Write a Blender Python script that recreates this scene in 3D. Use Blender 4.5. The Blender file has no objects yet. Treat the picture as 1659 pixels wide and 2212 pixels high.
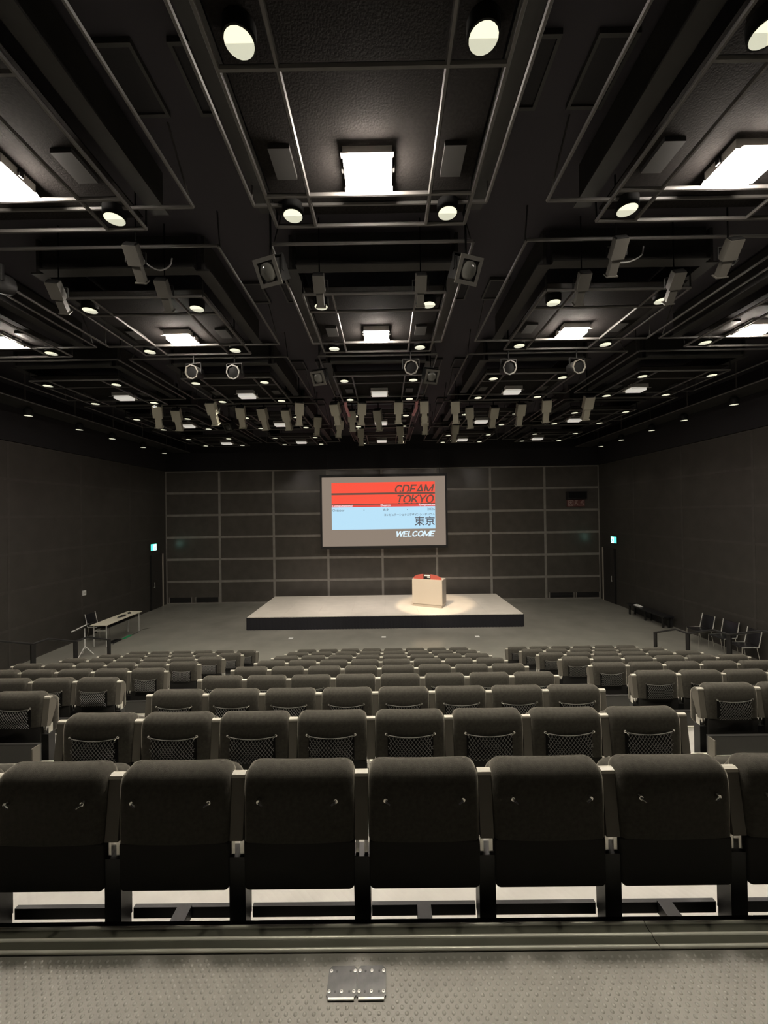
import bpy, math, random
from mathutils import Matrix, Vector
random.seed(7)
scene = bpy.context.scene
COL = scene.collection

# ------------------------------------------------------------------ camera
def rot3(yaw, pitch, roll):
    Y = Matrix.Rotation(yaw, 3, 'Z')
    X = Matrix.Rotation(pitch, 3, 'X')
    R = Matrix.Rotation(roll, 3, 'Y')
    return Y @ X @ R
F_PX = 830.0
CAM_LOC = Vector((0, 0, 4.05))
CAM_M = rot3(.0041, .006, .0146)
cam_data = bpy.data.cameras.new('camera')
cam_data.sensor_fit = 'AUTO'
cam_data.sensor_width = 36
cam_data.lens = F_PX / 2212 * 36
cam_data.clip_start = .05
cam = bpy.data.objects.new('camera', cam_data)
COL.objects.link(cam)
m4 = Matrix((CAM_M.col[0], CAM_M.col[2], -CAM_M.col[1])).transposed().to_4x4()
m4.translation = CAM_LOC
cam.matrix_world = m4
scene.camera = cam

def project(p):
    q = CAM_M.transposed() @ (Vector(p) - CAM_LOC)
    if q.y < .05:
        return None
    return 829.5 + F_PX * q.x / q.y, 1106 - F_PX * q.z / q.y

# ------------------------------------------------------------------ world, exposure
world = bpy.data.worlds.new('world')
scene.world = world
world.use_nodes = True
world.node_tree.nodes['Background'].inputs[0].default_value = (.5, .48, .46, 1)
world.node_tree.nodes['Background'].inputs[1].default_value = .0004
scene.view_settings.view_transform = 'Standard'
scene.view_settings.look = 'None'
scene.view_settings.gamma = 1
scene.view_settings.use_curve_mapping = False
scene.view_settings.exposure = 0.0

FLOOD_L = 300.0      # radiance of a lit house flood
FLOOD_COL = (1, .90, .78)
DOWN_W = 160.0        # watts of each downlight's beam
DOWN_COL = (1, .93, .76)

# ------------------------------------------------------------------ materials
MATS = {}
def srgb(r, g, b):
    f = lambda v: (v / 255 / 12.92) if v / 255 <= .04045 else ((v / 255 + .055) / 1.055) ** 2.4
    return (f(r), f(g), f(b))
def mat(name, col, rough=.6, metal=0, spec=.5, var=0, vscale=8, bump=0, bscale=60, emit=None, estr=0, coat=0):
    m = bpy.data.materials.new(name)
    m.use_nodes = True
    nt = m.node_tree
    b = nt.nodes['Principled BSDF']
    b.inputs['Base Color'].default_value = (*col, 1)
    b.inputs['Roughness'].default_value = rough
    b.inputs['Metallic'].default_value = metal
    b.inputs['Specular IOR Level'].default_value = spec
    b.inputs['Coat Weight'].default_value = coat
    if emit:
        b.inputs['Emission Color'].default_value = (*emit, 1)
        b.inputs['Emission Strength'].default_value = estr
    if var or bump:
        tc = nt.nodes.new('ShaderNodeTexCoord')
    if var:
        n = nt.nodes.new('ShaderNodeTexNoise')
        n.inputs['Scale'].default_value = vscale
        n.inputs['Detail'].default_value = 5
        nt.links.new(tc.outputs['Object'], n.inputs['Vector'])
        r = nt.nodes.new('ShaderNodeValToRGB')
        r.color_ramp.elements[0].position = .3
        r.color_ramp.elements[1].position = .7
        r.color_ramp.elements[0].color = (*[c * (1 - var) for c in col], 1)
        r.color_ramp.elements[1].color = (*[min(1, c * (1 + var)) for c in col], 1)
        nt.links.new(n.outputs['Fac'], r.inputs['Fac'])
        nt.links.new(r.outputs['Color'], b.inputs['Base Color'])
    if bump:
        n2 = nt.nodes.new('ShaderNodeTexNoise')
        n2.inputs['Scale'].default_value = bscale
        n2.inputs['Detail'].default_value = 3
        nt.links.new(tc.outputs['Object'], n2.inputs['Vector'])
        bp = nt.nodes.new('ShaderNodeBump')
        bp.inputs['Strength'].default_value = bump
        bp.inputs['Distance'].default_value = .004
        nt.links.new(n2.outputs['Fac'], bp.inputs['Height'])
        nt.links.new(bp.outputs['Normal'], b.inputs['Normal'])
    MATS[name] = m
    return m
def checker_plate(name, col, rough, metal, pitch, strength):
    """pale metal plate with a fine staggered relief"""
    m = mat(name, col, rough, metal, var=.1, vscale=5)
    nt = m.node_tree
    b = nt.nodes['Principled BSDF']
    tc = nt.nodes.new('ShaderNodeTexCoord')
    mp = nt.nodes.new('ShaderNodeMapping')
    mp.inputs['Rotation'].default_value = (0, 0, math.pi / 4)
    nt.links.new(tc.outputs['Object'], mp.inputs['Vector'])
    v = nt.nodes.new('ShaderNodeTexVoronoi')
    v.inputs['Randomness'].default_value = 0
    v.inputs['Scale'].default_value = 1 / pitch
    nt.links.new(mp.outputs['Vector'], v.inputs['Vector'])
    bp = nt.nodes.new('ShaderNodeBump')
    bp.invert = True
    bp.inputs['Strength'].default_value = strength
    bp.inputs['Distance'].default_value = .004
    nt.links.new(v.outputs['Distance'], bp.inputs['Height'])
    nt.links.new(bp.outputs['Normal'], b.inputs['Normal'])
    return m

fb = mat('fabric', (.060, .0565, .048), .95, spec=.10, var=.18, vscale=60, bump=.4, bscale=500).node_tree.nodes['Principled BSDF']
fb.inputs['Sheen Weight'].default_value = 1.0
fb.inputs['Sheen Roughness'].default_value = .3
fb.inputs['Sheen Tint'].default_value = (.85, .80, .68, 1)
mat('shell', (.022, .021, .019), .75, spec=.25, bump=.2, bscale=300)
mat('arm', (.13, .12, .10), .6, spec=.35)
mat('arm_cap', (.46, .44, .38), .4)
mat('black_metal', (.012, .012, .012), .45)
mat('chrome', (.78, .77, .73), .18, metal=1)
mat('net', (.16, .16, .15), .3)
mat('pocket', (.012, .0115, .011), .9, spec=.1)
mat('cord', (.16, .157, .14), .45)
checker_plate('tread', (.34, .33, .305), .45, .1, .03, .35)
mat('kick', (.05, .05, .046), .5)
mat('platform', (.23, .22, .195), .42, var=.10, vscale=9, bump=.15, bscale=200)
mat('stud', (.30, .29, .26), .38)
mat('alu', (.88, .86, .76), .3, metal=.15)
mat('alu_dark', (.13, .128, .10), .35, metal=.2, var=.2, vscale=4)
mat('hinge_plate', (.10, .10, .10), .4, metal=.7, var=.2, vscale=30)
mat('hinge_edge', (.75, .74, .7), .3, metal=.6)
mat('floor', (.26, .254, .225), .22, spec=.5, var=.10, vscale=1.2)
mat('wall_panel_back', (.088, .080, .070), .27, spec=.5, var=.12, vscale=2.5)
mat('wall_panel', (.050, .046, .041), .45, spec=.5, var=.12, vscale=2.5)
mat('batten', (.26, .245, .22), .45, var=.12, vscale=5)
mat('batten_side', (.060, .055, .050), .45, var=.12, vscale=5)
mat('upper', (.010, .009, .011), .8)
mat('ceiling', (.030, .027, .034), .85)
mat('tube', (.075, .071, .068), .45)
mat('girder', (.020, .019, .018), .6, var=.25, vscale=3)
mat('mesh', (.014, .0125, .012), .9, spec=.08, var=.3, vscale=40, bump=.8, bscale=60)
mat('vent', (.032, .031, .030), .6)
mat('lantern_lit', (.27, .255, .205), .5)  # far lanterns: the light falling on their bodies is put into this paler colour
mat('lens_black', (.003, .003, .003), .5, spec=.03)
mat('steel_bright', (.78, .77, .72), .25, metal=.35)
mat('lantern', (.036, .034, .029), .5)
mat('lantern_dark', (.008, .008, .008), .6, spec=.2)
mat('glass', (.05, .05, .045), .15)
mat('down_lens', (.8, .8, .7), .4, emit=(1, .97, .70), estr=1.0)
mat('down_reflector', (.6, .6, .5), .4, emit=(.90, .90, .70), estr=.62)
mat('flood_lens', (.9, .9, .9), .4, emit=FLOOD_COL, estr=FLOOD_L)
mat('flood_off', (.75, .74, .70), .5, emit=(1, .95, .85), estr=.5)
mat('hood', (.55, .53, .5), .4)
mat('stage_top', (.74, .70, .63), .5, var=.05, vscale=3)
mat('skirt', (.010, .010, .014), .9)
mat('podium', (.52, .485, .42), .5)
mat('podium_base', (.45, .41, .35), .5)
mat('podium_side', (.30, .28, .25), .5)
mat('red', (.42, .09, .07), .5)
mat('white', (.8, .8, .78), .6)
mat('table_top', (.72, .68, .57), .45)
mat('steel', (.60, .60, .57), .35, metal=.3)
mat('black', (.012, .012, .013), .5)
mat('vinyl', (.014, .014, .016), .3)
mat('green', (.02, .30, .12), .5)
mat('door', (.035, .032, .03), .5)
mat('door_edge', (.50, .46, .40), .4)
mat('pink', (.55, .25, .27), .6)
mat('cable', (.22, .22, .22), .4)
mat('exit_green', (.02, .3, .25), .4, emit=(.10, .85, .62), estr=1.6)
mat('exit_white', (.9, .9, .9), .4, emit=(.62, 1, .88), estr=3.2)
mat('sign_red', (.16, .06, .055), .5)
mat('sign_mark', (.42, .30, .28), .5)
def light_mat(name, rgb, k=1.0):
    return mat(name, (.02, .02, .02), .8, emit=srgb(*rgb), estr=k)
light_mat('scr_bg', (140, 126, 113))
light_mat('scr_red', (252, 84, 64))
light_mat('scr_strip', (228, 74, 66))
light_mat('scr_dark', (104, 76, 66))
light_mat('scr_blue', (186, 226, 248))
light_mat('scr_ink', (84, 84, 92))
light_mat('scr_white', (246, 240, 246))
light_mat('scr_sky', (222, 244, 255))

# ------------------------------------------------------------------ mesh helpers
class MB:
    def __init__(s):
        s.v = []; s.f = []; s.sm = []
    def add(s, vs, fs, smooth=False):
        o = len(s.v)
        s.v += [tuple(v) for v in vs]
        s.f += [tuple(i + o for i in f) for f in fs]
        s.sm += [smooth] * len(fs)
        return s
    def box(s, x0, x1, y0, y1, z0, z1):
        return s.add([(x0, y0, z0), (x1, y0, z0), (x1, y1, z0), (x0, y1, z0), (x0, y0, z1), (x1, y0, z1), (x1, y1, z1), (x0, y1, z1)],
                     [(0, 3, 2, 1), (4, 5, 6, 7), (0, 1, 5, 4), (1, 2, 6, 5), (2, 3, 7, 6), (3, 0, 4, 7)])
    def prism(s, poly, a, axis='x', b=None):
        """poly in the two other axes, extruded along axis from a to b"""
        n = len(poly)
        def P(t, u, v):
            return {'x': (t, u, v), 'y': (u, t, v), 'z': (u, v, t)}[axis]
        vs = [P(a, *p) for p in poly] + [P(b, *p) for p in poly]
        fs = [tuple(range(n))[::-1], tuple(range(n, 2 * n))]
        fs += [(i, (i + 1) % n, n + (i + 1) % n, n + i) for i in range(n)]
        return s.add(vs, fs)
    def tube(s, pts, r, n=8, caps=True):
        pts = [Vector(p) for p in pts]
        rings = []
        t0 = (pts[1] - pts[0]).normalized()
        up = Vector((0, 0, 1)) if abs(t0.z) < .9 else Vector((1, 0, 0))
        vs = []
        for i, p in enumerate(pts):
            if i == 0: t = pts[1] - pts[0]
            elif i == len(pts) - 1: t = pts[-1] - pts[-2]
            else: t = pts[i + 1] - pts[i - 1]
            t.normalize()
            a = t.cross(up)
            if a.length < 1e-4: a = t.cross(Vector((0, 1, 0)))
            a.normalize()
            b = t.cross(a)
            rr = r[i] if isinstance(r, (list, tuple)) else r
            for k in range(n):
                an = 2 * math.pi * k / n
                vs.append(p + a * math.cos(an) * rr + b * math.sin(an) * rr)
        fs = []
        for i in range(len(pts) - 1):
            for k in range(n):
                fs.append((i * n + k, i * n + (k + 1) % n, (i + 1) * n + (k + 1) % n, (i + 1) * n + k))
        s.add(vs, fs, True)
        if caps:
            o = len(s.v) - len(vs)
            L = len(pts) - 1
            s.f.append(tuple(o + k for k in range(n))[::-1]); s.sm.append(False)
            s.f.append(tuple(o + L * n + k for k in range(n))); s.sm.append(False)
        return s
    def slab(s, w, h, t, rc, re, cx=0, y0=0, z0=0, ns=5, bend=0, rb=None, curl=0, curl_z=0):
        """upholstered slab: rounded outline in XZ, rounded edges front and back"""
        def outline(ins):
            W = w / 2 - ins; H = h / 2 - ins
            o = []
            for (sx, sz, a0) in ((1, 1, 0), (-1, 1, 90), (-1, -1, 180), (1, -1, 270)):
                R = max(.002, (rc if sz > 0 or rb is None else rb) - ins)
                for k in range(ns + 1):
                    a = math.radians(a0 + 90 * k / ns)
                    o.append((sx * (W - R) + R * math.cos(a), sz * (H - R) + R * math.sin(a)))
            return o
        if curl:
            # rear and front sheets as grids with a rounded outline
            NX, NZ = 16, 16
            def sheet(front):
                vs = []
                for iz in range(NZ + 1):
                    z = -h / 2 + h * (1 - (1 - iz / NZ) ** 1.9)
                    hw = w / 2
                    dz_t = h / 2 - z; R = rc
                    if dz_t < R: hw = w / 2 - (R - math.sqrt(max(0, R * R - (R - dz_t) ** 2)))
                    for ix in range(NX + 1):
                        u = math.sin(math.pi / 2 * (-1 + 2 * ix / NX))
                        x = u * hw
                        q = 1 - max(0, min(1, dz_t / re))
                        k_ = (t / 2) * (1 - math.sqrt(max(0, 1 - q * q)))
                        q = 1 - max(0, min(1, (hw - abs(x)) / .024))
                        k_ = min(t / 2, k_ + .024 * (1 - math.sqrt(max(0, 1 - q * q))))
                        zz = z0 + h / 2 + z
                        cu = curl * (max(0, zz - curl_z) / (z0 + h - curl_z)) ** 2
                        y = (t - k_) if front else k_
                        vs.append((cx + x, y0 + y + bend * (x / (w / 2)) ** 2 + cu, zz))
                return vs
            A, B = sheet(False), sheet(True)
            n = len(A); fs = []; S = NX + 1
            for iz in range(NZ):
                for ix in range(NX):
                    a = iz * S + ix
                    fs.append((a, a + 1, a + S + 1, a + S))
                    fs.append((n + a, n + a + S, n + a + S + 1, n + a + 1))
            edge = [ix for ix in range(NX + 1)] + [iz * S + NX for iz in range(1, NZ + 1)] + [NZ * S + ix for ix in range(NX - 1, -1, -1)] + [iz * S for iz in range(NZ - 1, 0, -1)]
            for i in range(len(edge)):
                a, b = edge[i], edge[(i + 1) % len(edge)]
                fs.append((a, n + a, n + b, b))
            return s.add(A + B, fs, True)
        lay = []
        for k in range(4):
            a = math.radians(90 * k / 3)
            lay.append((re * (1 - math.sin(a)), re * (1 - math.cos(a))))
        lays = [(y, ins) for ins, y in lay]
        lays += [(t - y, ins) for ins, y in reversed(lay)]
        vs = []; n = 4 * (ns + 1)
        for y, ins in lays:
            for (x, z) in outline(ins):
                zz = z0 + h / 2 + z
                cu = curl * (max(0, zz - curl_z) / (z0 + h - curl_z)) ** 2 if curl else 0
                vs.append((cx + x, y0 + y + bend * (x / (w / 2)) ** 2 + cu, zz))
        fs = []
        for i in range(len(lays) - 1):
            for k in range(n):
                fs.append((i * n + k, i * n + (k + 1) % n, (i + 1) * n + (k + 1) % n, (i + 1) * n + k))
        fs.append(tuple(range(n))[::-1])
        fs.append(tuple(range((len(lays) - 1) * n, len(lays) * n)))
        fs = [f[::-1] for f in fs]
        return s.add(vs, fs, True)
    def disc(s, c, r, n=16, z=True):
        vs = [(c[0] + r * math.cos(2 * math.pi * k / n), c[1] + r * math.sin(2 * math.pi * k / n), c[2]) for k in range(n)]
        return s.add(vs, [tuple(range(n))[::-1]])
    def lathe(s, prof, n=16, c=(0, 0, 0), caps=True):
        """prof: (radius, z)"""
        vs = []
        for r, z in prof:
            for k in range(n):
                a = 2 * math.pi * k / n
                vs.append((c[0] + r * math.cos(a), c[1] + r * math.sin(a), c[2] + z))
        fs = []
        for i in range(len(prof) - 1):
            for k in range(n):
                fs.append((i * n + k, i * n + (k + 1) % n, (i + 1) * n + (k + 1) % n, (i + 1) * n + k))
        if caps: fs.append(tuple(range(n))[::-1]); fs.append(tuple(range((len(prof) - 1) * n, len(prof) * n)))
        return s.add(vs, fs, True)
    def xf(s, M):
        s.v = [tuple(M @ Vector(v)) for v in s.v]
        return s
    def mesh(s, name, m):
        me = bpy.data.meshes.new(name)
        me.from_pydata(s.v, [], s.f)
        me.polygons.foreach_set('use_smooth', s.sm)
        me.materials.append(MATS[m])
        me.update()
        if any(s.sm):
            try: me.set_sharp_from_angle(angle=math.radians(50))
            except Exception: pass
        return me
    def build(s, name, m, parent=None):
        return link(name, s.mesh(name, m), parent)
def link(name, me, parent=None):
    o = bpy.data.objects.new(name, me)
    COL.objects.link(o)
    if parent is not None: o.parent = parent
    return o
def tag(o, label=None, cat=None, group=None, kind=None):
    if label: o['label'] = label
    if cat: o['category'] = cat
    if group: o['group'] = group
    if kind: o['kind'] = kind
    return o
def empty(name, loc=(0, 0, 0), rz=0, label=None, cat=None, group=None, kind=None):
    o = bpy.data.objects.new(name, None)
    COL.objects.link(o)
    o.location = loc; o.rotation_euler = (0, 0, rz)
    o.empty_display_size = .1
    return tag(o, label, cat, group, kind)
def copy_tree(o, parent=None):
    c = o.copy(); COL.objects.link(c); c.parent = parent
    for ch in o.children: copy_tree(ch, c)
    return c
ORD = ['zeroth', 'first', 'second', 'third', 'fourth', 'fifth', 'sixth', 'seventh', 'eighth', 'ninth', 'tenth', 'eleventh', 'twelfth', 'thirteenth']

# ------------------------------------------------------------------ room shell
XL, XR, YB, YF = -10.3, 9.96, 17.95, -4.0
ZC = 7.75
ZW = 6.2
XM = -.11
tag(MB().box(XL - .2, XR + .2, YF - .2, YB + .2, -.2, 0).build('floor', 'floor'), kind='structure')
tag(MB().box(XL - .2, XR + .2, YF - .2, YB + .2, ZC, ZC + .2).build('ceiling', 'ceiling'), kind='structure')

def panel_wall(name, a0, a1, ncol, to_world, lip, bat='batten', pan='wall_panel'):
    """wall of battens with recessed panels; to_world(u, d, z): u along the wall, d out of the wall into the room"""
    root = tag(empty(name), kind='structure')
    bw = .052 if bat == 'batten' else .035
    def bx(u0, u1, d0, d1, z0, z1):
        p, q = to_world(u0, d0, z0), to_world(u1, d1, z1)
        return MB().box(min(p[0], q[0]), max(p[0], q[0]), min(p[1], q[1]), max(p[1], q[1]), min(p[2], q[2]), max(p[2], q[2]))
    bx(a0, a1, -.2, -.03, 0, ZC).build('backing', 'upper', root)
    rows = 6
    du = (a1 - a0) / ncol
    dz = ZW / rows
    for i in range(ncol):
        for r in range(rows):
            bx(a0 + i * du + bw, a0 + (i + 1) * du - bw, -.03, 0, r * dz + bw, (r + 1) * dz - bw).build('panel', pan, root)
    for i in range(ncol + 1):
        u = a0 + i * du
        bx(max(a0, u - bw), min(a1, u + bw), -.03, lip, 0, ZW).build('batten', bat, root)
    for r in range(rows + 1):
        for i in range(ncol):
            z = r * dz
            bx(a0 + i * du + bw, a0 + (i + 1) * du - bw, -.03, lip * .8, max(0, z - bw), min(ZW, z + bw)).build('batten', bat, root)
    bx(a0, a1, -.03, .06, ZW + .01, ZC).build('upper_band', 'upper', root)
    return root
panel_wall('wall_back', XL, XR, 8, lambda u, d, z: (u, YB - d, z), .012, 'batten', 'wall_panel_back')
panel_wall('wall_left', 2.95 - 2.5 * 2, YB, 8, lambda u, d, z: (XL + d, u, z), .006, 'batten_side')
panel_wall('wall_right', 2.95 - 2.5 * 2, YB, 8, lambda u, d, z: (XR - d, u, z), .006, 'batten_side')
tag(MB().box(XL, XR, YF - .2, YF, 0, ZC).build('wall_rear', 'upper'), kind='structure')
# low dark air slots at the foot of the stage wall
vent = [(-10.17, -9.1), (-8.93, -7.83), (7.56, 8.72), (8.81, 9.9)]
vname = ['in the corner on the table side', 'second from the table corner', 'second from the chair corner', 'in the corner on the chair side']
for (x0, x1), t in zip(vent, vname):
    r = empty('air_vent', (0, 0, 0), 0, 'dark low air vent at the wall foot, ' + t, 'vent', 'air vents at the foot of the stage wall')
    MB().box(x0 + .03, x1 - .03, YB - .02, YB - .004, .07, .29).build('slot', 'black', r)
    for z in (.12, .18, .24):
        MB().box(x0 + .03, x1 - .03, YB - .028, YB - .02, z, z + .012).build('louvre', 'door', r)
    MB().box(x0, x0 + .03, YB - .03, YB - .004, .05, .31).build('frame_bar', 'batten', r)
    MB().box(x1 - .03, x1, YB - .03, YB - .004, .05, .31).build('frame_bar', 'batten', r)

# doors at the far ends of the side walls
def side_door(name, xw, s, y0, y1):
    r = tag(empty(name), kind='structure')
    def bx(d0, d1, *a):
        x0, x1 = sorted((xw + s * d0, xw + s * d1)); return MB().box(x0, x1, *a)
    bx(.012, .05, y0, y1, 0.01, 2.35).build('door_leaf', 'door', r)
    bx(.012, .07, y1, y1 + .07, 0, 2.4).build('jamb', 'door_edge', r)
    bx(.012, .03, y0 - .09, y0, 0, 2.4).build('shadow_gap', 'black', r)
    bx(.012, .06, y0, y1, 2.35, 2.4).build('door_head', 'door', r)
    h = MB().tube([(xw + s * .09, y0 + .12, .95), (xw + s * .09, y0 + .12, 1.2)], .012)
    h.box(min(xw + s * .05, xw + s * .09), max(xw + s * .05, xw + s * .09), y0 + .11, y0 + .13, .97, .99)
    h.build('door_handle', 'steel', r)
side_door('door_1', XL, 1, 16.78, 17.55)
side_door('door_2', XR, -1, 16.80, 17.60)

# exit signs
def exit_sign(xw, s, yc, zc, t):
    r = empty('exit_sign', (xw, yc, zc), 0, 'lit green and white emergency exit sign ' + t, 'sign', 'exit signs over the side doors')
    def bx(d0, d1, *a):
        x0, x1 = sorted((s * d0, s * d1)); return MB().box(x0, x1, *a)
    bx(.012, .07, -.22, .22, -.16, .16).build('housing', 'door', r)
    bx(.07, .078, -.20, .20, -.14, .14).build('green_panel', 'exit_green', r)
    d = bx(.078, .082, -.02, .19, -.14, .12).build('doorway', 'exit_white', r)
    f = MB()
    def yz(poly): f.prism(poly, s * .082, 'x', s * .085)
    f2 = [(.06, .03), (.11, .03), (.14, -.03), (.10, -.04), (.16, -.11), (.12, -.13), (.07, -.05), (.03, -.12), (-.01, -.10), (.04, -.03), (.05, .0)]
    f.prism(f2, s * .082, 'x', s * .086)
    f.prism([(.08 + .022 * math.cos(k * .785), .062 + .022 * math.sin(k * .785)) for k in range(8)], s * .082, 'x', s * .086)
    f.build('running_figure', 'exit_green', r)
exit_sign(XL, 1, 16.88, 2.75, 'over the door on the table side')
exit_sign(XR, -1, 16.74, 2.80, 'over the door on the chair side')

# unlit red sign and black box on the stage wall
r = empty('loudspeaker', (8.84, YB, 4.80), 0, 'small black box loudspeaker above the red wall sign', 'speaker')
MB().box(-.44, .44, -.26, -.012, -.17, .18).build('cabinet', 'black', r)
MB().box(-.41, .41, -.268, -.26, -.14, .15).build('grille', 'lantern_dark', r)
r = empty('wall_sign', (8.84, YB, 4.44), 0, 'unlit dark red wall sign with pale characters', 'sign')
MB().box(-.40, .40, -.10, -.012, -.16, .16).build('housing', 'sign_red', r)
mk = MB()
def stroke(a, b, w=.016):
    a = Vector(a); b = Vector(b); d = (b - a).normalized(); n = Vector((-d.y, d.x)) * w
    mk.prism([tuple(a - n), tuple(b - n), tuple(b + n), tuple(a + n)], -.104, 'y', -.10)
for a, b in [((-.36, -.12), (-.36, .12)), ((-.14, -.12), (-.14, .12)), ((-.36, .12), (-.14, .12)), ((-.36, -.12), (-.14, -.12)), ((-.33, .08), (-.17, -.09)), ((-.33, -.09), (-.17, .08)), ((-.25, .1), (-.25, .02)),
             ((-.04, .11), (-.05, .0)), ((-.05, .11), (.08, .11)), ((-.06, .0), (.08, -.03)), ((.04, .1), (-.08, -.11)), ((.02, .0), (.1, -.11)),
             ((.30, .12), (.2, .0)), ((.2, .0), (.33, .02)), ((.14, -.10), (.37, -.10)), ((.3, .02), (.36, -.09)), ((.27, .1), (.36, .1))]:
    stroke(a, b)
mk.build('characters', 'sign_mark', r)
r = empty('wall_switch', (XL, 13.02, 1.53), 0, 'small white switch box on the wall above the folding table', 'switch')
MB().box(.006, .05, -.06, .06, -.08, .08).build('box', 'white', r)
MB().box(.05, .058, -.02, .02, -.03, .03).build('rocker', 'steel', r)

# ------------------------------------------------------------------ seating tiers
ROW0, DROW, RISE, PITCH = 1.585, .951, .2713, .52
EDGE0 = 1.51
def tread_z(k): return 2.170 - RISE * k
BLOCKX = {'left': (-3.40, -1, 6), 'right': (3.115, 1, 6)}
XT0, XT1 = -6.34, 6.06
CEN = (-.119 - 4 * PITCH - .03, -.119 + 4 * PITCH + .03)
def nosing(parent, y, z, x0, x1):
    MB().box(x0, x1, y - .085, y, z, z + .006).build('nosing_strip', 'alu_dark', parent)
    for d in (.0, .0415, .081):
        MB().tube([(x0, y - d - .003, z + .0055), (x1, y - d - .003, z + .0055)], .0065, 10).build('nosing_rib', 'alu', parent)
top = empty('viewing_platform', (0, 0, 0), 0, 'grey studded top platform behind the last seat row', 'platform')
zt = tread_z(-1)
MB().box(XT0, XT1, YF + .02, EDGE0 - .086, .001, zt).build('deck', 'platform', top)
MB().box(XT0, XT1, EDGE0 - .086, EDGE0, .001, zt).build('deck_edge', 'kick', top)
nosing(top, EDGE0, zt, XT0, 1.0 - .02)
nosing(top, EDGE0, zt, 1.0 - .017, XT1)
st = MB()
ang = [2 * math.pi * k / 7 for k in range(7)]
j = 0
y = 1.02
while y < EDGE0 - .095:
    x = -1.62 + (.015 if j % 2 else 0)
    while x < 1.62:
        if not (-.235 < x < -.005 and 1.265 < y < 1.385):
            vs = [(x + .0068 * math.cos(a), y + .0068 * math.sin(a), zt) for a in ang] + [(x + .0045 * math.cos(a), y + .0045 * math.sin(a), zt + .0022) for a in ang]
            st.add(vs, [(k, (k + 1) % 7, 7 + (k + 1) % 7, 7 + k) for k in range(7)] + [tuple(range(7, 14))], True)
        x += .030
    y += .0152; j += 1
tag(st.build('stud_relief', 'stud', top), kind='stuff')

# two dark metal cover plates let into the platform
def cover_plate(x0, x1, t):
    r = empty('floor_plate', ((x0 + x1) / 2, 1.328, zt), 0, 'dark bolted metal floor plate on the studded platform, ' + t, 'plate', 'bolted floor plates')
    w = (x1 - x0) / 2; h = .047; c = .010
    poly = [(-w + c, -h), (w - c, -h), (w, -h + c), (w, h - c), (w - c, h), (-w + c, h), (-w, h - c), (-w, -h + c)]
    MB().prism(poly, .0005, 'z', .006).build('plate', 'hinge_plate', r)
    MB().box(-w + .006, w - .006, -h - .0015, -h + .004, .001, .0068).build('bright_edge', 'hinge_edge', r)
    for yy in (-.027, .031):
        for xx in (-w + .008, 0, w - .008):
            if xx == 0 and yy > 0 and x0 < -.15: continue
            b = MB().lathe([(.0056, .006), (.0056, .0075), (.003, .0082)], 10, (xx, yy, 0)).build('screw', 'steel', r)
            MB().disc((xx, yy, .0086), .0018, 6).build('socket', 'black', b)
        for xx in (-.022, .026):
            MB().lathe([(.0036, .006), (.0036, .0064)], 8, (xx, yy, 0)).build('bolt_hole', 'black', r)
cover_plate(-.2215, -.1225, 'with five screws')
cover_plate(-.1205, -.0225, 'with six screws')

for k in range(9):
    z = tread_z(k)
    y0 = EDGE0 + DROW * k; y1 = y0 + DROW
    if k == 8: break                      # the lowest row stands on the floor itself
    n = 9 - k
    tier = empty('seating_tier', (0, 0, 0), 0, 'stepped grey seating platform carrying the %s seat row up from the stage' % ORD[n], 'platform', 'stepped seating platforms')
    MB().box(XT0, XT1, y0, y1 - .05, .001, z).build('deck', 'tread', tier)
    MB().box(XT0, XT1, y1 - .05, y1, .001, z).build('riser', 'kick', tier)
    MB().box(XT0, XT1, y1 - .055, y1 + .004, z, z + .006).build('nosing_strip', 'alu', tier)
    # upright kick boards behind the side blocks, and half steps in the two aisles
    for (xa, xb) in ((XT0 + .02, -3.40 + .26 + .06), (3.115 - .26 - .06, XT1 - .02)):
        MB().box(xa, xb, y1 - .03, y1 - .008, z + .006, z + .165).build('kick_board', 'kick', tier)
        MB().box(xa, xb, y1 - .034, y1 - .004, z + .165, z + .172).build('kick_rail', 'girder', tier)
        xe = xb if xa < 0 else xa
        MB().box(xe - .006, xe + .006, y1 - .10, y1 - .03, z + .006, z + .17).build('kick_end', 'arm', tier)
    for (xa, xb) in ((-3.05, CEN[0] - .02), (CEN[1] + .02, 2.77)):
        if k > 0:
            MB().box(xa, xb, y0 + .001, y0 + .36, z, z + RISE / 2).build('half_step', 'tread', tier)
            MB().box(xa, xb, y0 + .33, y0 + .364, z + RISE / 2, z + RISE / 2 + .006).build('step_nosing', 'alu', tier)

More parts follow.
